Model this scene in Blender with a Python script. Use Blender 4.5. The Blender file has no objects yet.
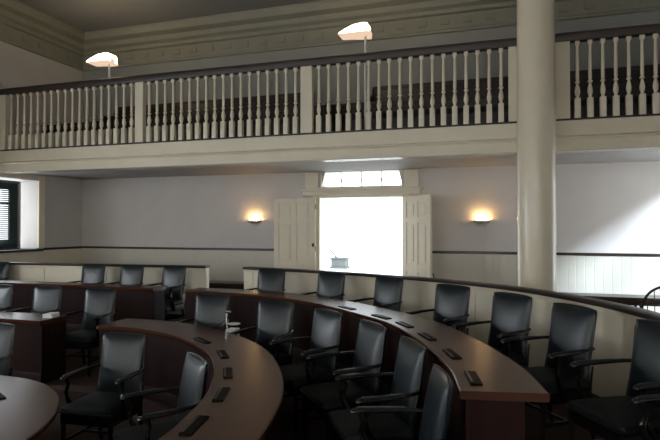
import bpy, bmesh, math, random
from mathutils import Vector, Matrix
random.seed(7)
C = bpy.context.scene.collection
PI = math.pi

# ------------------------------------------------------------------ materials
def mat(name, col, rough=0.6, var=0.08, scale=6.0, bump=0.0, bscale=None, metal=0.0, coat=0.0, spec=0.5, stretch=(1, 1, 1)):
    m = bpy.data.materials.new(name); m.use_nodes = True
    nt = m.node_tree; b = nt.nodes['Principled BSDF']
    tc = nt.nodes.new('ShaderNodeTexCoord'); mp = nt.nodes.new('ShaderNodeMapping')
    mp.inputs['Scale'].default_value = stretch
    nt.links.new(tc.outputs['Object'], mp.inputs['Vector'])
    nz = nt.nodes.new('ShaderNodeTexNoise'); nz.inputs['Scale'].default_value = scale; nz.inputs['Detail'].default_value = 4
    nt.links.new(mp.outputs['Vector'], nz.inputs['Vector'])
    rp = nt.nodes.new('ShaderNodeValToRGB')
    rp.color_ramp.elements[0].position = 0.3; rp.color_ramp.elements[1].position = 0.7
    rp.color_ramp.elements[0].color = tuple(c * (1 - var) for c in col) + (1,)
    rp.color_ramp.elements[1].color = tuple(min(1, c * (1 + var)) for c in col) + (1,)
    nt.links.new(nz.outputs['Fac'], rp.inputs['Fac']); nt.links.new(rp.outputs['Color'], b.inputs['Base Color'])
    b.inputs['Roughness'].default_value = rough; b.inputs['Metallic'].default_value = metal
    b.inputs['Coat Weight'].default_value = coat; b.inputs['Coat Roughness'].default_value = 0.15
    b.inputs['Specular IOR Level'].default_value = spec
    if bump:
        n2 = nt.nodes.new('ShaderNodeTexNoise'); n2.inputs['Scale'].default_value = bscale or scale * 8
        nt.links.new(mp.outputs['Vector'], n2.inputs['Vector'])
        bp = nt.nodes.new('ShaderNodeBump'); bp.inputs['Strength'].default_value = bump; bp.inputs['Distance'].default_value = 0.01
        nt.links.new(n2.outputs['Fac'], bp.inputs['Height']); nt.links.new(bp.outputs['Normal'], b.inputs['Normal'])
    return m

def emis(name, col, s):
    m = bpy.data.materials.new(name); m.use_nodes = True
    nt = m.node_tree; nt.nodes.remove(nt.nodes['Principled BSDF'])
    e = nt.nodes.new('ShaderNodeEmission'); e.inputs['Color'].default_value = col + (1,); e.inputs['Strength'].default_value = s
    nt.links.new(e.outputs['Emission'], nt.nodes['Material Output'].inputs['Surface'])
    return m

M = dict(
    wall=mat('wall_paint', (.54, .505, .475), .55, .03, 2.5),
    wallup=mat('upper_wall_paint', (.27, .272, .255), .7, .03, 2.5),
    cream=mat('cream_paint', (.71, .64, .50), .4, .03, 3),
    wains=mat('wainscot_paint', (.53, .495, .42), .45, .03, 3),
    colpaint=mat('column_enamel', (.71, .64, .50), .22, .03, 3),
    seatleather=mat('dulled_seat_leather', (.0070, .0090, .0105), .6, .2, 14, bump=.10, bscale=160, spec=.2),  # duller copy of the chair leather, its reflections damped to darken the seats
    gloss=mat('gloss_white_enamel', (.60, .55, .46), .17, .02, 6),
    traylit=emis('lit_tray_glow', (1.0, .72, .52), .8),  # weak emission painting the lens light onto the lamp tray
    frieze=mat('olive_frieze_paint', (.25, .24, .185), .7, .05, 4),
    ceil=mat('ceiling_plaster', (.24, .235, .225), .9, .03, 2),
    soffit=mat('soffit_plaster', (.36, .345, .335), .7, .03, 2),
    dark=mat('dark_wood', (.020, .011, .008), .32, .35, 5, stretch=(1, 1, .2)),
    rail=mat('handrail_wood', (.024, .013, .010), .45, .25, 5),
    desk=mat('desk_mahogany', (.052, .018, .010), .27, .25, 3, spec=.28, stretch=(.4, 2.2, 1)),
    panel=mat('mahogany_panel', (.015, .005, .004), .5, .3, 4, spec=.1, stretch=(3, 3, .5)),
    leather=mat('black_leather', (.0060, .0100, .0130), .33, .2, 14, bump=.10, bscale=160, spec=.40),
    chairwood=mat('ebonised_wood', (.007, .0055, .005), .25, .3, 8, coat=.08),
    carpet=mat('brown_carpet', (.042, .019, .011), .95, .25, 30, bump=.4, bscale=220),
    floor=mat('brown_floor', (.060, .032, .021), .6, .25, 8),
    pad=mat('gloss_black_pad', (.003, .003, .003), .5, .2, 12, spec=.05),
    metal=mat('steel', (.6, .6, .58), .25, .05, 10, metal=1),
    white=mat('white_enamel', (.70, .68, .62), .35, .02, 6),
    paper=mat('white_paper', (.85, .84, .80), .8, .02, 9),
    blind=mat('green_black_blind', (.018, .034, .032), .4, .1, 9),
    iron=mat('black_iron', (.012, .012, .012), .35, .1, 9),
    lock=mat('dark_bronze', (.05, .045, .04), .4, .1, 9, metal=.6),
    pave=mat('pale_paving', (.86, .86, .84), .9, .03, 1),
    stone=mat('grey_stone', (.062, .064, .058), .9, .2, 3, bump=.2),
    tray=mat('sconce_metal', (.42, .40, .36), .45, .1, 9),
    lampglow=emis('lamp_glow', (1.0, .76, .45), 16),
    sconceglow=emis('sconce_glow', (1.0, .60, .25), 110),
)
# beaded wainscot boards: grooves as bump
def grooves(m, axis='X', sc=5.0):
    nt = m.node_tree; b = nt.nodes['Principled BSDF']
    tc = nt.nodes.new('ShaderNodeTexCoord'); w = nt.nodes.new('ShaderNodeTexWave')
    w.bands_direction = axis; w.inputs['Scale'].default_value = sc; w.wave_profile = 'SIN'
    nt.links.new(tc.outputs['Object'], w.inputs['Vector'])
    r = nt.nodes.new('ShaderNodeValToRGB'); r.color_ramp.elements[0].position = 0.0; r.color_ramp.elements[1].position = .08
    nt.links.new(w.outputs['Fac'], r.inputs['Fac'])
    bp = nt.nodes.new('ShaderNodeBump'); bp.inputs['Strength'].default_value = .35; bp.inputs['Distance'].default_value = .006
    nt.links.new(r.outputs['Color'], bp.inputs['Height']); nt.links.new(bp.outputs['Normal'], b.inputs['Normal'])
grooves(M['wains'], 'X', 2.2)
gl = bpy.data.materials.new('window_glass'); gl.use_nodes = True
_nt = gl.node_tree; _nt.nodes.remove(_nt.nodes['Principled BSDF'])
_t = _nt.nodes.new('ShaderNodeBsdfTransparent'); _g = _nt.nodes.new('ShaderNodeBsdfGlossy'); _g.inputs['Roughness'].default_value = .02
_x = _nt.nodes.new('ShaderNodeMixShader'); _x.inputs[0].default_value = .06
_nt.links.new(_t.outputs[0], _x.inputs[1]); _nt.links.new(_g.outputs[0], _x.inputs[2]); _nt.links.new(_x.outputs[0], _nt.nodes['Material Output'].inputs['Surface'])
M['glass'] = gl

# ------------------------------------------------------------------ object helpers
def link(o, parent=None):
    C.objects.link(o)
    if parent is not None: o.parent = parent
    return o
def obj(name, bm, m, parent=None, smooth=False, loc=None):
    me = bpy.data.meshes.new(name)
    bmesh.ops.recalc_face_normals(bm, faces=bm.faces[:])
    if loc is not None: bmesh.ops.translate(bm, verts=bm.verts[:], vec=-Vector(loc))
    bm.to_mesh(me); bm.free()
    me.materials.append(M[m] if isinstance(m, str) else m)
    if smooth:
        me.polygons.foreach_set('use_smooth', [True] * len(me.polygons))
        try: me.set_sharp_from_angle(angle=math.radians(40))
        except Exception: pass
    o = bpy.data.objects.new(name, me)
    if loc is not None: o.location = loc
    return link(o, parent)
def tag(o, label, cat, group=None, kind=None):
    o['label'] = label; o['category'] = cat
    if group: o['group'] = group
    if kind: o['kind'] = kind
    return o
def thing(name, label, cat, loc=(0, 0, 0), rz=0.0, group=None, kind=None):
    o = bpy.data.objects.new(name, None); o.empty_display_size = .1
    o.location = loc; o.rotation_euler = (0, 0, rz); link(o)
    return tag(o, label, cat, group, kind)
def dup(root, loc, rz, label):
    r = root.copy(); C.objects.link(r); r.location = loc; r.rotation_euler = (0, 0, rz); r['label'] = label
    for ch in list(root.children):
        c = ch.copy(); C.objects.link(c); c.parent = r
        for g in list(ch.children):
            d = g.copy(); C.objects.link(d); d.parent = c
    return r
BM = bmesh.new

def box(bm, x0, x1, y0, y1, z0, z1, bev=0.0, mtx=None):
    r = bmesh.ops.create_cube(bm, size=1.0)
    vs = r['verts']
    for v in vs:
        v.co = Vector(((x0 + x1) / 2 + v.co.x * (x1 - x0), (y0 + y1) / 2 + v.co.y * (y1 - y0), (z0 + z1) / 2 + v.co.z * (z1 - z0)))
    if bev:
        es = list({e for v in vs for e in v.link_edges})
        res = bmesh.ops.bevel(bm, geom=es, offset=bev, segments=2, affect='EDGES', profile=.5)
        vs = list({v for f in res['faces'] for v in f.verts} | {v for v in vs if v.is_valid})
    if mtx is not None:
        bmesh.ops.transform(bm, matrix=mtx, verts=vs)
    return vs
def ring_loft(bm, rings, cap=True, closed=True):
    vr = [[bm.verts.new(p) for p in r] for r in rings]
    n = len(vr[0])
    for a, b in zip(vr, vr[1:]):
        for i in range(n if closed else n - 1):
            j = (i + 1) % n
            bm.faces.new((a[i], a[j], b[j], b[i]))
    if cap:
        bm.faces.new(vr[0]); bm.faces.new(list(reversed(vr[-1])))
    return vr
def tube(bm, pts, rad, n=8, flat=None):
    pts = [Vector(p) for p in pts]
    if not isinstance(rad, (list, tuple)): rad = [rad] * len(pts)
    rings = []; up = Vector((0, 0, 1))
    for i, p in enumerate(pts):
        t = (pts[min(i + 1, len(pts) - 1)] - pts[max(i - 1, 0)]).normalized()
        ref = up if abs(t.z) < .95 else Vector((1, 0, 0))
        s = t.cross(ref).normalized(); u = s.cross(t).normalized()
        fx, fz = flat or (1, 1)
        rings.append([p + s * math.cos(2 * PI * k / n) * rad[i] * fx + u * math.sin(2 * PI * k / n) * rad[i] * fz for k in range(n)])
    ring_loft(bm, rings)
def lathe(bm, prof, n=16, c=(0, 0), square=False):
    rings = []
    for r, z in prof:
        rings.append([(c[0] + r * math.cos(2 * PI * k / n), c[1] + r * math.sin(2 * PI * k / n), z) for k in range(n)])
    ring_loft(bm, rings)
def prism(bm, poly, z0, z1):
    ring_loft(bm, [[(x, y, z0) for x, y in poly], [(x, y, z1) for x, y in poly]])
def catmull(P, step=.06):
    P = [Vector((x, y)) for x, y in P]
    Q = [P[0] * 2 - P[1]] + P + [P[-1] * 2 - P[-2]]
    out = []
    for i in range(1, len(Q) - 2):
        a, b, c, d = Q[i - 1:i + 3]
        n = max(2, int((c - b).length / step))
        for k in range(n):
            t = k / n
            out.append(.5 * ((2 * b) + (c - a) * t + (2 * a - 5 * b + 4 * c - d) * t * t + (3 * b - a - 3 * c + d) * t ** 3))
    out.append(P[-1]); return out
def normals(c):
    r = []
    for i in range(len(c)):
        t = (c[min(i + 1, len(c) - 1)] - c[max(i - 1, 0)]).normalized()
        r.append(Vector((-t.y, t.x)))            # left of travel: outwards when running left -> right along the back
    return r
def offset(c, d):
    return [p + n * d for p, n in zip(c, normals(c))]
def sweep(bm, c, prof):
    ns = normals(c)
    k = len(c) - 1
    ring_loft(bm, [[(p.x + n.x * o, p.y + n.y * o, z) for o, z in (prof(i / k) if callable(prof) else prof)] for i, (p, n) in enumerate(zip(c, ns))])
def length(c):
    return sum((b - a).length for a, b in zip(c, c[1:]))
def at_len(c, s):
    for a, b in zip(c, c[1:]):
        l = (b - a).length
        if s <= l: return a + (b - a) * (s / l), (b - a).normalized()
        s -= l
    return c[-1], (c[-1] - c[-2]).normalized()
def nearest(c, p):
    i = min(range(len(c)), key=lambda k: (c[k] - p).length)
    t = (c[min(i + 1, len(c) - 1)] - c[max(i - 1, 0)]).normalized()
    return c[i], t

# ------------------------------------------------------------------ dimensions of the chamber
XL, XR, YB, YF, ZC = -9.51, 3.05, 10.5, -5.0, 6.1      # left, right, back (door) wall, wall behind, ceiling
YG, ZS, ZG = 8.2, 2.77, 3.17                           # gallery front, soffit, gallery floor edge
T = .30
Z1, Z2, Z3 = .05, -.13, -.31                           # floor tiers
def wall_panel(bm, axis, pos0, pos1, u0, u1, z0, z1, holes):
    us = sorted({u0, u1} | {h[0] for h in holes} | {h[1] for h in holes})
    for a, b in zip(us, us[1:]):
        hs = sorted([h for h in holes if h[0] <= a + 1e-6 and h[1] >= b - 1e-6], key=lambda h: h[2])
        z = z0
        for h in hs + [(0, 0, z1, z1)]:
            if h[2] > z + 1e-4:
                if axis == 'y': box(bm, a, b, pos0, pos1, z, h[2])
                else: box(bm, pos0, pos1, a, b, z, h[2])
            z = h[3]
DX0, DX1, DZ = -3.53, -1.81, 2.245
FZ0, FZ1 = 2.44, 2.76
bm = BM(); wall_panel(bm, 'y', YB, YB + T, XL - .6, XR + T, -.6, 3.4, [(DX0, DX1, -.02, DZ), (DX0 + .03, DX1 - .03, FZ0, FZ1)])
tag(obj('wall_back', bm, 'wall'), 'pale back wall under the gallery, with the open double door', 'wall', kind='structure')
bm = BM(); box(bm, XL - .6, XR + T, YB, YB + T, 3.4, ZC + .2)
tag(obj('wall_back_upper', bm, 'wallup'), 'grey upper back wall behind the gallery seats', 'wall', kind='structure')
# left wall: deep window openings
W1 = (7.75, 9.19, 1.17, 2.63)
LW = [W1, (2.6, 4.2, .95, 2.63), (-2.6, -1.0, .95, 2.63)]
AY, AR, AZ0, AZ1 = 7.62, .95, 3.6, 3.86                  # arched upper window on the left wall
bm = BM(); wall_panel(bm, 'x', XL - .6, XL, YF - T, YB, -.6, ZC + .2, LW + [(AY - AR, AY + AR, AZ0, AZ1 + AR)])
seg = 20                                                # spandrels of the arch
for s in (-1, 1):
    pts = [(AY + s * AR, AZ1 + AR)] + [(AY + s * AR * math.cos(k / seg * PI / 2), AZ1 + AR * math.sin(k / seg * PI / 2)) for k in range(seg + 1)]
    for i in range(1, len(pts) - 1):
        tri = [pts[0], pts[i], pts[i + 1]]
        ring_loft(bm, [[(XL - .6, y, z) for y, z in tri], [(XL, y, z) for y, z in tri]])
tag(obj('wall_left', bm, 'wall'), 'pale side wall at the left with a deep blind-covered window', 'wall', kind='structure')
RW = [(8.45, 10.3, .3, 2.75), (-2.5, -.7, .9, 2.62)]
bm = BM(); wall_panel(bm, 'x', XR, XR + T, YF - T, YB, -.6, ZC + .2, RW)
tag(obj('wall_right', bm, 'wall'), 'side wall at the right of the chamber, outside the view', 'wall', kind='structure')
FW = [(-7.6, -6.1, .9, 4.3), (-4.2, -2.7, .9, 4.3), (-.8, .7, .9, 4.3)]
bm = BM(); wall_panel(bm, 'y', YF - T, YF, XL, XR, -.6, ZC + .2, FW)
tag(obj('wall_front', bm, 'wall'), 'wall with three tall windows behind the viewer', 'wall', kind='structure')
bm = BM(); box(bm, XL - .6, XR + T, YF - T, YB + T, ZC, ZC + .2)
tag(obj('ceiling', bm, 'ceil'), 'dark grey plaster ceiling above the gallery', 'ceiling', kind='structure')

# cornice running along back and left wall
bm = BM()
cprof = [(0, 5.36), (.05, 5.36), (.06, 5.40), (.05, 5.42), (.07, 5.68), (.13, 5.70), (.15, 5.76), (.24, 5.80), (.26, 5.90), (.40, 5.94), (.45, 6.04), (.45, ZC), (0, ZC)]
cc = [(XL, YF), (XL, YB), (XR, YB)]
rings = [[(XL + o, YF, z) for o, z in cprof], [(XL + o, YB - o, z) for o, z in cprof], [(XR, YB - o, z) for o, z in cprof]]
ring_loft(bm, rings)
tr = tag(obj('trim_1', bm, 'frieze'), 'olive cornice and frieze around the top of the walls', 'cornice', kind='structure')
bm = BM(); x = XL + .45
while x < XR - .2:
    box(bm, x, x + .16, YB - .078, YB - .055, 5.50, 5.62); x += .42
y = 2.0
while y < YB - .4:
    box(bm, XL + .055, XL + .078, y, y + .16, 5.50, 5.62); y += .42
obj('frieze_blocks', bm, 'frieze', tr)

# chair rail, wainscot, base on the back wall
bm = BM()
for a, b in ((XL, DX0 - .2), (DX1 + .2, XR)): box(bm, a, b, YB - .035, YB, 1.135, 1.185, .006)
tag(obj('trim_2', bm, 'dark'), 'dark chair rail along the back wall', 'chair rail', kind='structure')
bm = BM()
for a, b in ((XL, DX0 - .2), (DX1 + .2, XR)): box(bm, a, b, YB - .02, YB, .0, 1.135)
tag(obj('trim_3', bm, 'wains'), 'cream boarded wainscot below the chair rail on the back wall', 'wainscot', kind='structure')
bm = BM(); box(bm, XL, XL + .03, 9.36, YB - .036, 1.135, 1.185, .006); box(bm, XL, XL + .03, YF, 7.6, 1.135, 1.185)
tag(obj('trim_4', bm, 'dark'), 'dark chair rail on the left wall beside the window', 'chair rail', kind='structure')
bm = BM(); box(bm, XL, XL + .018, 9.36, YB - .021, 0, 1.135); box(bm, XL, XL + .018, YF, 7.6, 0, 1.135); box(bm, XL, XL + .018, 7.6, 9.36, 0, 1.12)
tag(obj('trim_5', bm, 'cream'), 'cream wainscot on the left wall below the window', 'wainscot', kind='structure')
for nm, a, b in (('baseboard_left', XL + .021, DX0 - .21), ('baseboard_right', DX1 + .21, XR)):
    bm = BM(); box(bm, a, b, YB - .04, YB - .021, Z1, .20, .004)
    tag(obj(nm, bm, 'cream'), 'cream baseboard of the back wall, ' + ('left' if 'left' in nm else 'right') + ' of the door', 'baseboard', kind='structure')
# window casing on the left wall
bm = BM()
box(bm, XL, XL + .05, W1[1] + .0, W1[1] + .17, 1.19, 2.765, .008); box(bm, XL, XL + .05, W1[0] - .17, W1[0], 1.19, 2.765, .008)
box(bm, XL, XL + .045, W1[0], W1[1], W1[3], 2.765)
tag(obj('trim_6', bm, 'cream'), 'cream casing around the left window recess', 'casing', kind='structure')
bm = BM(); box(bm, XL - .55, XL + .08, W1[0] - .1, W1[1] + .1, 1.12, 1.17, .006)
tag(obj('trim_7', bm, 'blind'), 'dark sill of the left window', 'sill', kind='structure')

# ------------------------------------------------------------------ windows
def window(n, axis, pos, u0, u1, z0, z1, nu, nz, label, m='cream', fr=.07):
    bm = BM(); d = .05
    def bar(a, b, c, e):
        if axis == 'x': box(bm, pos - d / 2, pos + d / 2, a, b, c, e)
        else: box(bm, a, b, pos - d / 2, pos + d / 2, c, e)
    bar(u0, u0 + fr, z0, z1); bar(u1 - fr, u1, z0, z1); bar(u0 + fr, u1 - fr, z0, z0 + fr); bar(u0 + fr, u1 - fr, z1 - fr, z1)
    for k in range(1, nu):
        u = u0 + (u1 - u0) * k / nu; bar(u - .012, u + .012, z0 + fr, z1 - fr)
    for k in range(1, nz):
        z = z0 + (z1 - z0) * k / nz; bar(u0 + fr, u1 - fr, z - .012, z + .012)
    w = tag(obj('window_%d' % n, bm, m), label, 'window', kind='structure')
    bm = BM()
    if axis == 'x': box(bm, pos - .004, pos + .004, u0 + fr, u1 - fr, z0 + fr, z1 - fr)
    else: box(bm, u0 + fr, u1 - fr, pos - .004, pos + .004, z0 + fr, z1 - fr)
    obj('pane', bm, 'glass', w); return w
window(1, 'x', XL - .57, *W1, 2, 3, 'bright sash window deep in the left wall recess', 'blind', .19)
window(3, 'x', XL - .5, *LW[1], 3, 4, 'side window in the left wall outside the view')
window(4, 'x', XL - .5, *LW[2], 3, 4, 'rearmost side window in the left wall outside the view')
window(5, 'x', XR + .2, *RW[0], 2, 3, 'tall window in the right wall near the back corner')
window(6, 'x', XR + .2, *RW[1], 3, 4, 'window in the right wall behind the viewer')
for k, w in enumerate(FW): window(7 + k, 'y', YF - .2, *w, 3, 6, ['leftmost', 'middle', 'rightmost'][k] + ' tall window behind the viewer')
# arched upper window
bm = BM(); xw = XL - .45
box(bm, xw - .03, xw + .03, AY - AR, AY + AR, AZ0, AZ0 + .06)
for u in (-.62, -.31, 0, .31, .62):
    y = AY + u * AR; h = AZ1 + AR * math.sqrt(max(0, 1 - u * u)); box(bm, xw - .02, xw + .02, y - .015, y + .015, AZ0 + .06, h)
for z in (AZ1, AZ1 + .45):
    hw = AR if z <= AZ1 else math.sqrt(AR * AR - .45 ** 2)
    box(bm, xw - .018, xw + .018, AY - hw, AY + hw, z - .015, z + .015)
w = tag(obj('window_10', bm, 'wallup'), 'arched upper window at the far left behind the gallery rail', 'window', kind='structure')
bm = BM(); poly = [(AY - AR, AZ0), (AY + AR, AZ0)] + [(AY + AR * math.cos(k / 24 * PI), AZ1 + AR * math.sin(k / 24 * PI)) for k in range(25)]
ring_loft(bm, [[(xw - .004, y, z) for y, z in poly], [(xw + .004, y, z) for y, z in poly]])
M['shade'] = mat('drawn_shade_cloth', (.35, .36, .33), .9, .05, 5)
obj('drawn_shade', bm, 'shade', w)
# venetian blind in the left window
b = thing('window_blind', 'dark venetian blind with open slats hanging in the left window', 'blind', (XL - .50, (W1[0] + W1[1]) / 2, W1[3]))
hw = (W1[1] - W1[0]) / 2 - .03
bm = BM(); z = -.09
while z > -(W1[3] - W1[2]) + .05:
    box(bm, -.024, .024, -hw, hw, -.0012, .0012, mtx=Matrix.Translation((0, 0, z)) @ Matrix.Rotation(math.radians(38), 4, 'Y')); z -= .042
sl = obj('slats', bm, 'blind', b)
bm = BM(); box(bm, -.03, .03, -hw, hw, -.05, 0, .005); obj('head_rail', bm, 'blind', b)
bm = BM()
for y in (-hw + .10, 0, hw - .10): box(bm, -.027, -.025, y - .015, y + .015, -1.38, -.05)
obj('ladder_tapes', bm, 'blind', b)

# ------------------------------------------------------------------ door, surround, fanlight
bm = BM(); P = .06
box(bm, DX0 - .13, DX0 + .012, YB - .05, YB + T + .01, 0, DZ + .0, .006); box(bm, DX1 - .012, DX1 + .13, YB - .05, YB + T + .01, 0, DZ, .006)
box(bm, DX0 - .13, DX1 + .13, YB - .05, YB + T + .01, DZ - .012, FZ0 + .01, .004)
box(bm, DX0 - .34, DX1 + .34, YB - .11, YB, DZ + .03, DZ + .17, .012)
box(bm, DX0 - .38, DX1 + .38, YB - .15, YB, DZ + .12, DZ + .165, .008)
for a, b_ in ((DX0 - .30, DX0 - .03), (DX1 + .03, DX1 + .30)): box(bm, a, b_, YB - .07, YB, FZ0 - .02, 2.76, .006)
tag(obj('trim_8', bm, 'cream'), 'cream door surround with transom cornice and end blocks', 'door surround', kind='structure')
FX0, FX1 = DX0 + .03, DX1 - .03
bm = BM()
# segmental head of the fanlight (two small corner fillers) plus mullions
for s, x0 in ((1, FX0), (-1, FX1)):
    tri = [(x0, FZ0 + .06), (x0, FZ1), (x0 + s * .07, FZ1)]
    ring_loft(bm, [[(x, YB + .05, z) for x, z in tri], [(x, YB + .13, z) for x, z in tri]])
for k in range(1, 4):
    x = FX0 + (FX1 - FX0) * k / 4; box(bm, x - .008, x + .008, YB + .07, YB + .11, FZ0, FZ1)
    lathe(bm, [(.004, FZ0 + .10), (.02, FZ0 + .13), (.02, FZ0 + .16), (.004, FZ0 + .19)], 8, (x, YB + .06))
box(bm, FX0, FX1, YB + .06, YB + .12, FZ0 - .0, FZ0 + .025)
w = tag(obj('window_2', bm, 'cream'), 'bright four-light fanlight window over the double door', 'window', kind='structure')
bm = BM(); box(bm, FX0, FX1, YB + .086, YB + .094, FZ0 + .025, FZ1); obj('pane', bm, 'glass', w)

def door_leaf(name, wdt, label):
    # hinge edge at x=0, leaf runs to +x, thickness in y
    bm = BM(); h = DZ - .02; t = .022
    box(bm, 0, wdt, -t + .012, t - .012, .06, h)
    cols = [(0, .11), (wdt / 2 - .05, wdt / 2 + .05), (wdt - .11, wdt)]
    rows = [(.06, .24), (.80, .95), (1.72, 1.82), (h - .11, h)]
    for a, b_ in cols: box(bm, a, b_, -t, t, .06, h, .003)
    for a, b_ in rows:
        for c0, c1 in ((cols[0][1], cols[1][0]), (cols[1][1], cols[2][0])): box(bm, c0, c1, -t, t, a, b_, .003)
    for c0, c1 in ((cols[0][1], cols[1][0]), (cols[1][1], cols[2][0])):
        for (a0, a1), (b0, b1) in zip(rows, rows[1:]):
            box(bm, c0 + .045, c1 - .045, -t + .002, t - .002, a1 + .045, b0 - .045, .004)
    o = obj(name, bm, 'cream'); return tag(o, label, 'door', kind='structure')
d1 = door_leaf('door_1', .90, 'left leaf of the open panelled double door, folded against the wall')
d1.location = (DX0 - .03, YB - .185, 0); d1.rotation_euler = (0, 0, PI)
bm = BM(); box(bm, .012, .06, .02, .055, 1.24, 1.31, .004); lathe(bm, [(.0, 0), (.02, 0), (.024, .015), (.014, .03), (0, .03)], 10)
obj('door_lock', bm, 'lock', d1)
bm = BM()
for z in (.3, 1.15, 2.0): box(bm, -.012, .0, -.02, .02, z, z + .1)
obj('hinges', bm, 'lock', d1)
d2 = door_leaf('door_2', .86, 'right leaf of the open panelled double door, standing ajar into the room')
d2.location = (DX1 + .035, YB - .14, 0); d2.rotation_euler = (0, 0, -math.radians(46))
bm = BM(); tube(bm, [(.845, .02, .80), (.845, .06, .80), (.845, .07, .78), (.845, .07, .68), (.845, .06, .66), (.845, .02, .66)], .011, 8)
obj('door_handle', bm, 'lock', d2)

# outside the door
bm = BM(); box(bm, -40, 40, YB + T, 70, -.3, -.05)
tag(obj('ground', bm, 'pave'), 'sunlit pale paving outside the open door', 'ground', kind='structure')
sb = thing('stone_block', 'grey stone block with a slanting bar outside the open door', 'block', (-6.20, 21.0, -.05))
bm = BM(); box(bm, -.36, .36, -.28, .28, 0, .08, .01); box(bm, -.31, .31, -.24, .24, .08, .38, .015); box(bm, -.35, .35, -.27, .27, .38, .45, .01)
obj('block', bm, 'stone', sb)
bm = BM(); tube(bm, [(-.42, -.05, .76), (-.24, -.05, .58), (-.12, -.05, .45)], .035, 8); obj('bar', bm, 'stone', sb)

# ------------------------------------------------------------------ floor tiers
I1 = catmull([(-4.15, 6.50), (-3.4, 6.45), (-2.87, 6.32), (-2.40, 6.12), (-1.85, 5.73), (-1.33, 5.25), (-.98, 4.87), (-.71, 4.42), (-.47, 3.90), (-.30, 3.42), (-.21, 2.98)])
I2 = catmull([(-4.12, 4.78), (-3.65, 4.77), (-3.30, 4.68), (-2.93, 4.50), (-2.60, 4.27), (-2.32, 4.0), (-2.11, 3.70), (-1.94, 3.40), (-1.80, 3.08), (-1.70, 2.72), (-1.64, 2.37), (-1.62, 1.9)])
DW = .46
O3 = catmull([(-5.2, 3.45), (-4.5, 3.47), (-3.9, 3.49), (-3.5, 3.43), (-3.12, 3.22), (-2.88, 2.96), (-2.71, 2.68), (-2.61, 2.40), (-2.56, 2.1), (-2.55, 1.7)])
L1 = catmull([(XL + .15, 6.50), (-7.5, 6.55), (-6.0, 6.58), (-4.71, 6.58)])
L2 = catmull([(XL + .15, 4.55), (-7.0, 4.72), (-5.6, 4.80), (-4.92, 4.80)])

def ext(Lc, Rc, o):
    a = [Vector((XL, Lc[0].y))] + Lc + Rc + [Vector((Rc[-1].x + .05, YF))]
    return [p - n * o for p, n in zip(a, normals(a))]
E1 = ext(L1, I1, .04); E2 = ext(L2, I2, .04)
E1[0].x = E2[0].x = XL
def slab(name, poly, ztop, m, label):
    bm = BM(); prism(bm, [(p[0], p[1]) for p in poly], ztop - .25, ztop)
    return tag(obj(name, bm, m), label, 'floor', kind='structure')
slab('floor', [tuple(p) for p in E1] + [(XR, YF), (XR, YB), (XL, YB)], Z1, 'carpet', 'dark brown floor of the upper tier beside the low wall')
slab('floor', [tuple(p) for p in E2] + [tuple(p) for p in reversed(E1)], Z2, 'carpet', 'dark brown floor of the middle tier between the curved desks')
slab('floor', [tuple(p) for p in E2] + [(XL, YF)], Z3, 'carpet', 'dark brown floor of the lowest tier at the front')
bm = BM(); box(bm, DX0, DX1, YB, YB + T, -.25, Z1)
tag(obj('trim_9', bm, 'dark'), 'threshold of the open double door', 'threshold', kind='structure')

# ------------------------------------------------------------------ low curved wall (parapet)
PR = catmull([(-3.94, 7.86), (-3.37, 7.72), (-2.33, 7.43), (-1.44, 7.08), (-.56, 6.63), (.08, 6.14), (.51, 5.62), (.86, 5.02), (1.07, 4.40), (1.20, 3.7), (1.27, 2.8), (1.3, 1.5)], .1)
PL = catmull([(XL + .03, 7.50), (-8.6, 7.56), (-7.3, 7.64), (-6.2, 7.73), (-4.62, 7.87)], .1)
def parapet(c, label, s0):
    t = thing('low_wall', label, 'low wall', (c[0].x, c[0].y, Z1))
    loc = (c[0].x, c[0].y, Z1)
    def part(name, bm, m, smooth=True):
        bmesh.ops.translate(bm, verts=bm.verts[:], vec=-Vector(loc)); obj(name, bm, m, t, smooth)
    bm = BM(); sweep(bm, c, [(.02, Z1), (.12, Z1), (.12, .962), (.02, .962)]); part('panelling', bm, 'cream')
    bm = BM(); sweep(bm, c, [(-.012, .968), (-.008, .962), (.136, .962), (.14, .968), (.14, .995), (.134, 1.0), (-.006, 1.0), (-.012, .995)]); part('cap_rail', bm, 'rail')
    bm = BM(); sweep(bm, c, [(-.0, Z1), (.018, Z1), (.018, .18), (.006, .19), (0, .18)]); part('foot_strip', bm, 'dark')  # dark strip along the foot of the low wall
    bm = BM(); sweep(bm, c, [(.010, .915), (.02, .915), (.02, .962), (.0, .962), (.004, .94)]); part('moulding', bm, 'cream')
    L = length(c); s = s0
    while s < L - .1:
        p, d = at_len(c, s); n = Vector((-d.y, d.x))
        bm = BM(); a = math.atan2(d.y, d.x)
        box(bm, -.012, .012, .011, .02, .195, .915, mtx=Matrix.Translation((p.x, p.y, 0)) @ Matrix.Rotation(a, 4, 'Z')); part('batten', bm, 'cream', False)
        s += 1.25
parapet(PR, 'long curved cream low wall with dark cap, right of the gap', .18)
parapet(PL, 'straight cream low wall with dark cap, left of the gap', .5)

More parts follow.
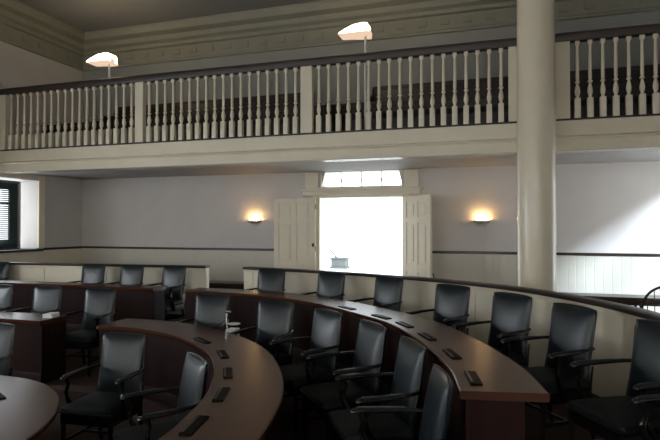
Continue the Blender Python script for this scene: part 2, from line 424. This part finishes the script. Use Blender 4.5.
# ------------------------------------------------------------------ desks
def desk(c, zf, label, sgn=1, ends=(True, True), DW=.42):
    """c = the inner (speaker side) edge; sgn=1: desk lies to the left of travel (outwards)"""
    zt = zf + .72; o0 = (c[0].x, c[0].y, zf)
    t = thing('curved_desk', label, 'desk', o0)
    def part(name, bm, m, smooth=True):
        bmesh.ops.translate(bm, verts=bm.verts[:], vec=-Vector(o0)); return obj(name, bm, m, t, smooth)
    w0, w1 = DW if isinstance(DW, tuple) else (DW, DW)      # the top may widen from its first to its last end
    w = min(w0, w1) * sgn; s = sgn
    def top(t):
        e = (w0 + (w1 - w0) * min(1, t * 1.6)) * s
        return [(0, zt - .036), (.008 * s, zt - .046), (e - .008 * s, zt - .046), (e, zt - .036), (e, zt - .007), (e - .008 * s, zt), (.008 * s, zt), (0, zt - .007)]
    bm = BM(); sweep(bm, c, top)
    part('desktop', bm, 'desk')
    bm = BM(); sweep(bm, c, [(.03 * s, zf), (.055 * s, zf), (.055 * s, zt - .046), (.03 * s, zt - .046)]); part('front_panel', bm, 'panel')
    bm = BM(); sweep(bm, c, [(.02 * s, zf), (.03 * s, zf), (.03 * s, zf + .12), (.024 * s, zf + .13), (.02 * s, zf + .12)]); part('plinth', bm, 'panel')
    L = length(c)
    for k, sl in enumerate((.03, L - .03)):
        if not ends[k]: continue
        p, d = at_len(c, sl); a = math.atan2(d.y, d.x)
        bm = BM(); y0, y1 = sorted((.056 * s, w - .02 * s))
        box(bm, -.018, .018, y0, y1, zf, zt - .046, .003, mtx=Matrix.Translation((p.x, p.y, 0)) @ Matrix.Rotation(a, 4, 'Z')); part('end_panel', bm, 'panel', False)
    n = int(L / 1.4)
    for k in range(1, n):
        p, d = at_len(c, L * k / n); a = math.atan2(d.y, d.x)
        bm = BM(); y0, y1 = sorted((.056 * s, .20 * s))
        box(bm, -.014, .014, y0, y1, zf, zt - .047, mtx=Matrix.Translation((p.x, p.y, 0)) @ Matrix.Rotation(a, 4, 'Z')); part('support', bm, 'panel', False)
    return t
desk(I1, Z1, 'outermost curved mahogany desk, its cut end at lower right', DW=(.36, .465))
desk(L1, Z1, 'rear straight mahogany desk left of the aisle, in front of the low wall', ends=(False, True), DW=.31)
desk(I2, Z2, 'middle horseshoe desk bending round at the bottom centre', DW=.49)
desk(L2, Z2, 'middle mahogany desk left of the aisle with papers on its end', ends=(False, True))
I3 = offset(O3, -DW)
desk(I3, Z3, 'innermost desk with rounded corner at bottom left', DW=.46)

# flush black pads along the inner edge of the desks
def pads(c, zt, S, labels, group, ln=.27, inset=.07, wd=.068):
    src = None
    for s, lab in zip(S, labels):
        p, d = at_len(c, s); n = Vector((-d.y, d.x)); q = p + n * (inset + wd / 2); a = math.atan2(d.y, d.x)
        if src is None:
            src = thing('desk_pad', lab, 'desk pad', (q.x, q.y, zt), a, group)
            bm = BM(); box(bm, -ln / 2, ln / 2, -wd / 2, wd / 2, 0, .008, .003); obj('lid', bm, 'pad', src)
            bm = BM(); box(bm, -ln / 2 + .02, ln / 2 - .02, -wd / 2 + .008, -wd / 2 + .02, .008, .011); obj('grip', bm, 'iron', src)
        else:
            dup(src, (q.x, q.y, zt), a, lab)
def slen(c, p):
    p = Vector(p); i = min(range(len(c)), key=lambda k: (c[k] - p).length)
    return sum((c[k + 1] - c[k]).length for k in range(i))
p1 = [(-.16, 3.26), (-.30, 3.84), (-.50, 4.36), (-.79, 4.81), (-1.09, 5.16), (-1.59, 5.62)]
pads(I1, Z1 + .72, [slen(I1, p) for p in p1], [
    'black flush pad nearest the cut end of the outer desk', 'second black pad from the cut end of the outer desk',
    'third black pad from the cut end of the outer desk', 'fourth black pad from the cut end of the outer desk',
    'fifth black pad from the cut end of the outer desk', 'farthest black pad on the outer desk, below the bright door'], 'black pads on the outer desk')
p2 = [(-1.62, 2.49), (-1.72, 3.01), (-1.93, 3.50), (-2.2, 3.98), (-2.68, 4.40)]
pads(I2, Z2 + .72, [slen(I2, p) for p in p2], [
    'black flush pad on the middle horseshoe desk nearest the bottom edge', 'second black pad from the bottom on the middle horseshoe desk',
    'black pad at the middle of the horseshoe bend', 'fourth black pad from the bottom on the horseshoe desk',
    'farthest black pad on the horseshoe desk, where it straightens'], 'black pads on the middle desk')
pads(I3, Z3 + .72, [slen(I3, (-3.6, 2.95))], ['single black pad on the rounded innermost desk at bottom left'], 'black pads on the innermost desk')

# ------------------------------------------------------------------ armchairs
def pillow(bm, fx, nu=14, nv=14):
    """closed cushion: fx(u,v,side)->Vector, u,v in -1..1, side -1/+1, both sides meet on the border"""
    g = {}
    for s in (-1, 1):
        for i in range(nu + 1):
            for j in range(nv + 1):
                u = math.sin((i / nu - .5) * PI); v = math.sin((j / nv - .5) * PI)
                edge = i in (0, nu) or j in (0, nv)
                if edge and s == 1: g[s, i, j] = g[-1, i, j]
                else: g[s, i, j] = bm.verts.new(fx(u, v, s))
    for s in (-1, 1):
        for i in range(nu):
            for j in range(nv):
                q = [g[s, i, j], g[s, i + 1, j], g[s, i + 1, j + 1], g[s, i, j + 1]]
                bm.faces.new(q if s == 1 else q[::-1])
def rc(u, v, r):   # pulls the corners of the square in a little
    k = r * (u * u * v * v) ** 2
    return u * (1 - k), v * (1 - k)
def back_fx(u, v, s):
    u, v = rc(u, v, .03)
    th = .034 * ((1 - abs(u) ** 7) * (1 - abs(v) ** 9)) ** .5
    z = .7025 + v * .2725; f = (z - .43) / .545
    w = .209 + .011 * f
    y = .205 + .095 * f - .016 * u * u
    bulge = (.028 * (1 - u * u) * (1 - v * v)) if s < 0 else 0
    return Vector((u * w, y + s * th - bulge, z))
def seat_fx(u, v, s):
    u, v = rc(u, v, .05)
    th = .045 * ((1 - abs(u) ** 8) * (1 - abs(v) ** 8)) ** .5
    w = .255 - .018 * (v * .5 + .5)
    return Vector((u * w, -.03 + v * .25, .425 + s * th + (.012 * (1 - u * u) * (1 - v * v) if s > 0 else 0)))
def make_chair(label):
    t = thing('armchair', label, 'chair', group='black leather armchairs')
    bm = BM(); pillow(bm, back_fx); bk = obj('backrest', bm, 'leather', t, True)
    bm = BM(); N = 44; pts = []
    for k in range(N):
        a = k / N * 4; e = int(a); q = (a - e) * 2 - 1
        u, v = [(q, -1), (1, q), (-q, 1), (-1, -q)][e]
        pts.append(back_fx(u, v, -1))
    tube(bm, pts + [pts[0]], .0065, 6); obj('piping', bm, 'leather', bk, True)
    bm = BM(); pillow(bm, seat_fx, 12, 12); st = obj('seat', bm, 'seatleather', t, True)
    bm = BM(); tube(bm, [(-.255, -.265, .425), (0, -.283, .425), (.255, -.265, .425)], .008, 6); obj('piping', bm, 'leather', st, True)
    bm = BM()
    box(bm, -.24, .24, -.255, -.225, .32, .395, .004); box(bm, -.22, .22, .175, .20, .32, .395, .004)
    for s in (-1, 1): box(bm, s * .23 - .012, s * .23 + .012, -.228, .18, .32, .395, .004)
    obj('seat_frame', bm, 'chairwood', t)
    for s in (-1, 1):
        bm = BM()
        tube(bm, [(s * .222, .235, .690), (s * .244, .19, .688), (s * .262, .09, .684), (s * .270, -.02, .681), (s * .270, -.12, .680), (s * .266, -.175, .679), (s * .264, -.200, .675), (s * .264, -.210, .669)],
             [.018, .019, .021, .024, .026, .026, .022, .012], 10, (1, .66))
        ar = obj('armrest', bm, 'chairwood', t, True)
        bm = BM()
        tube(bm, [(s * .258, .11, .697), (s * .270, -.02, .694), (s * .269, -.11, .693), (s * .266, -.165, .692), (s * .265, -.185, .686)], [.014, .020, .022, .022, .012], 10, (1, .36))
        obj('arm_pad', bm, 'leather', ar, True)
        bm = BM()
        tube(bm, [(s * .250, -.06, .33), (s * .255, -.085, .40), (s * .266, -.135, .48), (s * .269, -.150, .55), (s * .264, -.135, .61), (s * .266, -.155, .672)],
             [.021, .022, .018, .016, .016, .021], 8)
        obj('arm_post', bm, 'chairwood', t, True)
        bm = BM(); tube(bm, [(s * .225, -.235, 0), (s * .226, -.236, .02), (s * .225, -.235, .34), (s * .225, -.235, .39)], [.015, .017, .026, .026], 4); obj('leg', bm, 'chairwood', t)
        bm = BM(); tube(bm, [(s * .215, .255, 0), (s * .214, .235, .06), (s * .212, .195, .33), (s * .212, .205, .45), (s * .215, .225, .56)], [.015, .018, .024, .024, .018], 6); obj('leg', bm, 'chairwood', t)
    bm = BM()
    for s in (-1, 1): box(bm, s * .219 - .009, s * .219 + .009, -.225, .22, .16, .185)
    box(bm, -.215, .215, -.01, .01, .162, .183); obj('stretcher', bm, 'chairwood', t)
    return t
BK = .30
CH = [
 (-8.52, 7.44, Z1, -4, 'black leather armchair cut by the left edge, against the low wall'),
 (-6.43, 7.40, Z1, -2, 'black armchair against the low wall, first right of its bare stretch at left'),
 (-5.69, 7.42, Z1, 0, 'middle black armchair of the three by the low wall left of the gap'),
 (-4.93, 7.47, Z1, 4, 'black armchair beside the left end of the gap in the low wall'),
 (-3.19, 7.32, Z1, 4, 'black armchair by the low wall just right of the gap, under the left door leaf'),
 (-2.19, 7.07, Z1, 17, 'black armchair at the low wall directly below the bright doorway'),
 (-1.305, 6.65, Z1, 29, 'black armchair at the low wall below the right door leaf'),
 (-0.47, 5.91, Z1, 33, 'black armchair at the low wall, first left of the big column'),
 (0.12, 5.3, Z1, 42, 'black armchair at the curved low wall, just below the big column'),
 (0.57, 4.66, Z1, 52, 'black armchair at the curved low wall, first to the right of the column'),
 (1.02, 3.97, Z1, 58, 'black armchair at far right with back half cut by the frame'),
 (1.24, 3.22, Z1, 62, 'black armchair in the bottom right corner, only an arm showing'),
 (-6.56, 5.76, Z2, -2, 'black armchair at left edge behind the middle left desk'),
 (-5.78, 5.80, Z2, -3, 'black armchair behind the middle left desk, just left of the papers'),
 (-4.92, 5.79, Z2, -4, 'black armchair just left of the aisle behind the papers'),
 (-3.24, 5.70, Z2, 0, 'black armchair standing beside the chrome stand, left of it'),
 (-2.29, 5.38, Z2, 8, 'black armchair inside the outer desk, first to the right of the chrome stand'),
 (-1.56, 4.95, Z2, 36, 'black armchair inside the outer desk, second to the right of the chrome stand'),
 (-1.0, 4.42, Z2, 48, 'third black armchair from the near end along the inner side of the outer desk'),
 (-0.57, 3.8, Z2, 59, 'second black armchair from the near end along the inner side of the outer desk'),
 (-0.29, 3.03, Z2, 73, 'nearest black armchair inside the outer desk, beside its cut end'),
 (-4.86, 4.24, Z3, -3, 'black armchair cut by the left edge below the middle left desk'),
 (-3.3, 4.2, Z3, -4, 'large black armchair in front of the left end of the horseshoe desk'),
 (-2.18, 3.62, Z3, 40, 'black armchair tucked inside the bend of the horseshoe desk'),
]
first = None
for x, y, z, a, lab in CH:
    a = math.radians(a); fx, fy = -math.sin(a), -math.cos(a)
    loc = (x + fx * BK, y + fy * BK, z); rz = -a
    if first is None:
        first = make_chair(lab); first.location = loc; first.rotation_euler = (0, 0, rz)
    else: dup(first, loc, rz, lab)

# ------------------------------------------------------------------ gallery
g = thing('gallery_balcony', 'cream gallery balcony front running right across above the door', 'balcony', (0, YG, ZS))
def gpart(name, bm, m, smooth=False, parent=None):
    bmesh.ops.translate(bm, verts=bm.verts[:], vec=-Vector((0, YG, ZS))); return obj(name, bm, m, parent or g, smooth)
GX0, GX1 = XL + .004, XR - .004
bm = BM(); box(bm, GX0, GX1, YG, YG + .26, 2.722, 2.885); box(bm, GX0, GX1, YG + .025, YG + .26, 2.885, 3.14)
gpart('fascia', bm, 'cream')
bm = BM(); ring_loft(bm, [[(x, YG - o, z) for o, z in [(-.03, 2.875), (.012, 2.872), (.028, 2.885), (.028, 2.90), (.01, 2.91), (-.03, 2.93)]] for x in (GX0, GX1)]); gpart('ledge', bm, 'cream')
bm = BM(); box(bm, GX0, GX1, YG + .003, YG + .257, 2.712, 2.722, .003); gpart('underside_board', bm, 'gloss')
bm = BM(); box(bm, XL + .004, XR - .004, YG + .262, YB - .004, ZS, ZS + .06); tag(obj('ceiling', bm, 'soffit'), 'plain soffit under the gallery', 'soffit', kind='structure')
bm = BM(); box(bm, GX0, GX1, YG + .0, YG + .10, 3.14, 3.165, .004); gpart('cap', bm, 'rail')
bm = BM(); box(bm, XL + .004, XR - .004, YG + .262, YB - .004, 3.10, 3.165); box(bm, XL + .004, XR - .004, YG + .101, YG + .262, 3.141, 3.165); box(bm, XL + .004, XR - .004, 9.55, YB - .004, 3.165, 3.45); tag(obj('floor', bm, 'floor'), 'gallery floor behind the balustrade', 'floor', kind='structure')

r = thing('gallery_railing', 'cream balustrade with dark handrail along the gallery edge', 'railing', (0, YG + .05, 3.165))
def rpart(name, bm, m, smooth=False):
    bmesh.ops.translate(bm, verts=bm.verts[:], vec=-Vector((0, YG + .05, 3.165))); return obj(name, bm, m, r, smooth)
yc = YG + .05
bm = BM(); ring_loft(bm, [[(x, yc + o, z) for o, z in [(-.055, 4.25), (.055, 4.25), (.075, 4.30), (.07, 4.355), (.03, 4.38), (-.03, 4.38), (-.07, 4.355), (-.075, 4.30)]] for x in (GX0, GX1)])
rpart('handrail', bm, 'rail', True)
NW = [(-9.40, .105), (-6.19, .085), (-2.99, .10), (.53, .41), (3.98, .1)]
for c, h in NW[:4]:
    bm = BM(); box(bm, c - h, c + h, yc - .05, yc + .05, 3.165, 4.25, .005)
    rpart('newel_post', bm, 'cream')
def baluster_mesh(bm, x):
    s = .039
    box(bm, x - s, x + s, yc - s, yc + s, 3.165, 3.445, .003)
    lathe(bm, [(.030, 3.445), (.022, 3.455), (.020, 3.47), (.033, 3.51), (.037, 3.545), (.031, 3.585), (.018, 3.64), (.015, 3.655), (.031, 3.662), (.033, 3.675), (.031, 3.688), (.016, 3.695), (.025, 3.72), (.024, 3.80), (.019, 4.16), (.0185, 4.18), (.025, 4.19), (.025, 4.20)], 10, (x, yc))
    box(bm, x - .03, x + .03, yc - .03, yc + .03, 4.20, 4.25, .002)
bsrc = None
for (c0, h0), (c1, h1) in zip(NW, NW[1:]):
    a, b_ = c0 + h0, c1 - h1; n = 18
    for k in range(n):
        x = a + (b_ - a) * (k + .62) / (n + .24)
        if x > XR - .05: break
        if bsrc is None:
            bm = BM(); baluster_mesh(bm, 0); bsrc = rpart('baluster', bm, 'cream', True); bsrc.location.x = x
        else:
            o = bsrc.copy(); C.objects.link(o); o.parent = r; o.location.x = x

# column
col = thing('column', 'tall round cream column in front of the gallery at right', 'column', (.473, 7.90, Z1))
bm = BM(); box(bm, -.36, .36, -.245, .245, 0, .12, .01); lathe(bm, [(.24, .12), (.255, .15), (.255, .19), (.245, .215), (.245, .23)], 32); obj('base', bm, 'colpaint', col, True)
bm = BM(); lathe(bm, [(.25, .23), (.25, 1.6), (.249, 2.6), (.246, 4.2), (.238, 5.6)], 48); obj('shaft', bm, 'colpaint', col, True)
bm = BM(); lathe(bm, [(.238, 5.6), (.26, 5.62), (.24, 5.66), (.24, 5.80), (.30, 5.90), (.32, 5.94)], 32); box(bm, -.34, .34, -.34, .26, 5.94, ZC - Z1 - .001); obj('capital', bm, 'cream', col, True)

# gallery pews
def pew(label, x0, x1, y, zf, h, depth=.42):
    t = thing('gallery_pew', label, 'pew', ((x0 + x1) / 2, y, zf), 0, 'dark pews in the gallery')
    w = (x1 - x0) / 2
    bm = BM(); box(bm, -w + .03, w - .03, .0, .035, .08, h - .06); obj('backrest', bm, 'dark', t)
    bm = BM(); box(bm, -w, w, -.025, .06, h - .06, h, .01); obj('top_rail', bm, 'rail', t)
    bm = BM(); box(bm, -w + .03, w - .03, -depth, 0, .40, .44, .005); obj('seat', bm, 'dark', t)
    for s in (-1, 1):
        bm = BM(); poly = [(-depth - .02, 0), (.05, 0), (.05, h - .02), (-.05, h - .02), (-.12, .66), (-depth - .02, .60)]
        ring_loft(bm, [[(s * w - .02, yy, zz) for yy, zz in poly], [(s * w + .02, yy, zz) for yy, zz in poly]]); obj('pew_end', bm, 'dark', t)
pew('long low dark pew close behind the balusters, left of the middle newel', -9.1, -3.02, 9.35, 3.165, .70)
pew('low dark pew close behind the balusters, between middle newel and column', -2.92, .48, 9.35, 3.165, .70)
pew('low dark pew close behind the balusters at right of the column', .56, 2.95, 9.35, 3.165, .70)
pew('raised back-row dark pew in the left part of the gallery', -8.2, -3.55, 10.12, 3.45, .88)
pew('raised back-row dark pew in the gallery right of the right-hand lamp', -2.30, 2.9, 10.12, 3.45, .88)

# gallery standing lamps
def lamp_stand(label, x):
    t = thing('gallery_lamp', label, 'lamp', (x, YG + .28, 3.165), 0, 'glowing lamps on the gallery')
    bm = BM(); lathe(bm, [(.13, 0), (.13, .02), (.03, .04), (.03, .06)], 18); obj('base', bm, 'white', t, True)
    bm = BM(); lathe(bm, [(.024, .05), (.024, 1.56)], 12); obj('pole', bm, 'white', t, True)
    bm = BM()   # shallow tray under the lens, with an upright bracket at its right end
    ring_loft(bm, [[(xx, yy, zz) for xx, zz in [(-.43, 1.600), (-.25, 1.59), (-.10, 1.572), (.06, 1.568), (.075, 1.600)]] for yy in (-.16, .16)])
    box(bm, .06, .08, -.05, .05, 1.575, 1.66, .004); tube(bm, [(.075, 0, 1.64), (.10, 0, 1.58), (.05, 0, 1.54), (0, 0, 1.52)], .016, 8)
    obj('lit_tray', bm, 'traylit', t)  # tray and bracket glow in place of light from the lens
    bm = BM()
    prof = [(-.40, 1.601), (-.415, 1.62), (-.33, 1.675), (-.19, 1.735), (-.02, 1.755), (.05, 1.745), (.058, 1.601)]
    ring_loft(bm, [[(xx * .97, -.15, 1.601 + (zz - 1.601) * .8) for xx, zz in prof], [(xx, -.11, zz) for xx, zz in prof], [(xx, .11, zz) for xx, zz in prof], [(xx * .97, .15, 1.601 + (zz - 1.601) * .8) for xx, zz in prof]])
    obj('glowing_lens', bm, 'lampglow', t, True)
lamp_stand('glowing lamp on white pole above the gallery rail, left one by the corner', -7.06)
lamp_stand('glowing lamp on white pole above the gallery rail, over the doorway', -2.07)

# wall sconces
def sconce(label, x, z):
    t = thing('wall_sconce', label, 'sconce', (x, YB - .002, z), 0, 'uplight sconces on the back wall')
    bm = BM(); box(bm, -.09, .09, -.02, -.0, -.10, .04, .004); obj('back_plate', bm, 'tray', t)
    bm = BM(); n = 12; rings = []
    for zz, rr in ((-.05, .09), (-.02, .15), (.02, .165), (.02, .150), (-.01, .135)):
        rings.append([(rr * math.cos(PI + PI * k / n), -.021 + .85 * rr * math.sin(PI + PI * k / n), zz) for k in range(n + 1)])
    ring_loft(bm, rings, cap=True); obj('tray', bm, 'tray', t, True)
    bm = BM(); tube(bm, [(-.09, -.07, .03), (0, -.07, .03), (.09, -.07, .03)], .022, 8); obj('bulb', bm, 'sconceglow', t, True)
sconce('warm uplight sconce on the wall left of the door', -4.98, 1.765)
sconce('warm uplight sconce on the wall between door and column', -.33, 1.745)

# benches along the back wall
def bench(label, x0, x1):
    t = thing('wall_bench', label, 'bench', ((x0 + x1) / 2, 9.6, Z1)); w = (x1 - x0) / 2
    bm = BM(); box(bm, -w, w, -.22, .22, .44, .50, .01); obj('seat', bm, 'dark', t)
    bm = BM(); box(bm, -w + .04, w - .04, -.19, -.165, .375, .44); box(bm, -w + .04, w - .04, .165, .19, .375, .44); obj('apron', bm, 'dark', t)
    n = max(2, int(2 * w / .42) + 1)
    for k in range(n):
        x = -w + .06 + (2 * w - .12) * k / (n - 1)
        for y in (-.178, .178):
            bm = BM(); lathe(bm, [(.018, 0), (.026, .05), (.018, .10), (.028, .24), (.022, .35), (.026, .375)], 8, (x, y)); obj('leg', bm, 'dark', t, True)
    for s in (-1, 1):
        bm = BM(); box(bm, s * (w - .03) - .025, s * (w - .03) + .025, -.20, .20, .50, .55, .01); obj('end_rail', bm, 'dark', t)
bench('dark wooden bench seen through the gap in the low wall', -7.4, -4.33)
bench('dark wooden bench along the bright wall right of the column', .78, 2.95)

# windsor chair behind the low wall at right
t = thing('windsor_chair', 'black bow-back spindle chair behind the low wall at the right edge', 'chair', (1.63, 6.30, Z1 + .0), math.radians(-18))
bm = BM(); n = 20
lathe(bm, [(.20, .42), (.235, .435), (.24, .455), (.22, .462)], 24); obj('seat', bm, 'iron', t, True)
bow = [(-.25 * math.cos(PI * k / n) , .17 + .02 * math.sin(PI * k / n) , .66 + .31 * math.sin(PI * k / n) ** .8) for k in range(n + 1)]
bm = BM(); tube(bm, bow, .013, 8); obj('bow', bm, 'iron', t, True)
bm = BM(); tube(bm, [(-.29, -.20, .655), (-.30, -.02, .66), (-.26, .13, .665), (-.14, .19, .665), (0, .205, .665), (.14, .19, .665), (.26, .13, .665), (.30, -.02, .66), (.29, -.20, .655)], .016, 8, (1.4, .7)); obj('arm_rail', bm, 'iron', t, True)
for k in range(-3, 4):
    x = k * .065; bm = BM(); tube(bm, [(x * .8, .15, .455), (x, .185, .66), (x * 1.05, .19, .66 + .31 * max(0, 1 - (x / .25) ** 2) ** .4)], [.006, .006, .005], 6); obj('spindle', bm, 'iron', t, True)
for s in (-1, 1):
    bm = BM(); tube(bm, [(s * .19, -.12, .45), (s * .29, -.17, .655)], .010, 6); obj('arm_post', bm, 'iron', t, True)
    for y in (-1, 1):
        bm = BM(); tube(bm, [(s * .23, y * .22, 0), (s * .19, y * .18, .20), (s * .13, y * .13, .43)], [.011, .018, .012], 8); obj('leg', bm, 'iron', t, True)

# small stand with chrome post and papers
t = thing('small_stand', 'small stand with bright chrome post between two armchairs in the middle row', 'stand', (-2.76, 5.13, Z2))
bm = BM(); lathe(bm, [(.15, 0), (.15, .015), (.03, .03), (.025, .05)], 20); obj('base', bm, 'iron', t, True)
bm = BM(); lathe(bm, [(.014, .05), (.014, .885)], 10); obj('post', bm, 'metal', t, True)
bm = BM(); tube(bm, [(-.01, -.01, .88), (.06, -.01, .88)], .014, 8); obj('hook', bm, 'metal', t, True)
bm = BM(); box(bm, -.02, .145, -.10, .10, .585, .60, .004); obj('shelf', bm, 'iron', t)
bm = BM(); lathe(bm, [(.055, .75), (.065, .754), (.065, .760), (.055, .763)], 20, (.085, 0)); tube(bm, [(.0, 0, .755), (.05, 0, .755)], .008, 6); obj('round_tray', bm, 'white', t, True)
o = thing('paper_stack', 'white stack of papers on the shelf of the small stand', 'papers', (-2.76 + .066, 5.13, Z2 + .60), .1)
bm = BM()
for k in range(6): box(bm, -.05, .05, -.07, .07, k * .017, k * .017 + .0165, mtx=Matrix.Rotation(.04 * math.sin(k * 2.3), 4, 'Z'))
obj('sheets', bm, 'paper', o)
o = thing('paper_stack', 'white papers on the aisle end of the middle left desk', 'papers', (-5.03, 5.07, Z2 + .72), .25)
bm = BM()
for k in range(4): box(bm, -.055, .055, -.08, .08, k * .011, k * .011 + .0105, mtx=Matrix.Rotation(.05 * math.sin(k * 1.9), 4, 'Z'))
obj('sheets', bm, 'paper', o)

# ------------------------------------------------------------------ light
wd = bpy.data.worlds.new('sky'); bpy.context.scene.world = wd; wd.use_nodes = True
bg = wd.node_tree.nodes['Background']; bg.inputs['Color'].default_value = (.90, .96, 1.0, 1); bg.inputs['Strength'].default_value = 3.4
def area(name, loc, rot, sx, sy, e, col):
    l = bpy.data.lights.new(name, 'AREA'); l.shape = 'RECTANGLE'; l.size = sx; l.size_y = sy; l.energy = e; l.color = col
    o = bpy.data.objects.new(name, l); o.location = loc; o.rotation_euler = rot; link(o)
for k, w in enumerate(FW):
    area('window_daylight', ((w[0] + w[1]) / 2, YF - .05, (w[2] + w[3]) / 2), (PI / 2, 0, PI), w[1] - w[0], w[3] - w[2], 440, (.95, .98, 1.0))
for w in LW[1:]:
    area('window_daylight', (XL - .1, (w[0] + w[1]) / 2, (w[2] + w[3]) / 2), (PI / 2, 0, -PI / 2), w[1] - w[0], w[3] - w[2], 130, (.88, .95, 1.0))
area('window_daylight', (XL - .45, (W1[0] + W1[1]) / 2, (W1[2] + W1[3]) / 2), (PI / 2, 0, -PI / 2), W1[1] - W1[0], W1[3] - W1[2], 18, (.88, .95, 1.0))
w = RW[1]
area('window_daylight', (XR + .1, (w[0] + w[1]) / 2, (w[2] + w[3]) / 2), (PI / 2, 0, PI / 2), w[1] - w[0], w[3] - w[2], 60, (.88, .95, 1.0))
sl = bpy.data.lights.new('sun', 'SUN'); sl.energy = 13.5; sl.angle = math.radians(14); sl.color = (.70, .85, 1.0)
so = bpy.data.objects.new('sun', sl); link(so); so.location = (8, 4, 9)
so.rotation_euler = Vector((-1.0, .85, -.85)).to_track_quat('-Z', 'Y').to_euler()

# ------------------------------------------------------------------ camera and view
cam = bpy.data.cameras.new('camera'); cam.sensor_width = 36; cam.lens = 540 / 660 * 36; cam.clip_end = 300
co = bpy.data.objects.new('camera', cam); link(co); co.location = (0, 0, 1.65)
co.rotation_euler = (PI / 2 + math.atan(6.5 / 540), 0, math.radians(17.5))
S = bpy.context.scene; S.camera = co
S.view_settings.view_transform = 'Standard'; S.view_settings.look = 'None'; S.view_settings.gamma = 1.0
S.view_settings.use_curve_mapping = False; S.view_settings.exposure = 0.1
S.cycles.use_denoising = True; S.cycles.max_bounces = 10; S.cycles.diffuse_bounces = 6; S.cycles.sample_clamp_indirect = 4.0
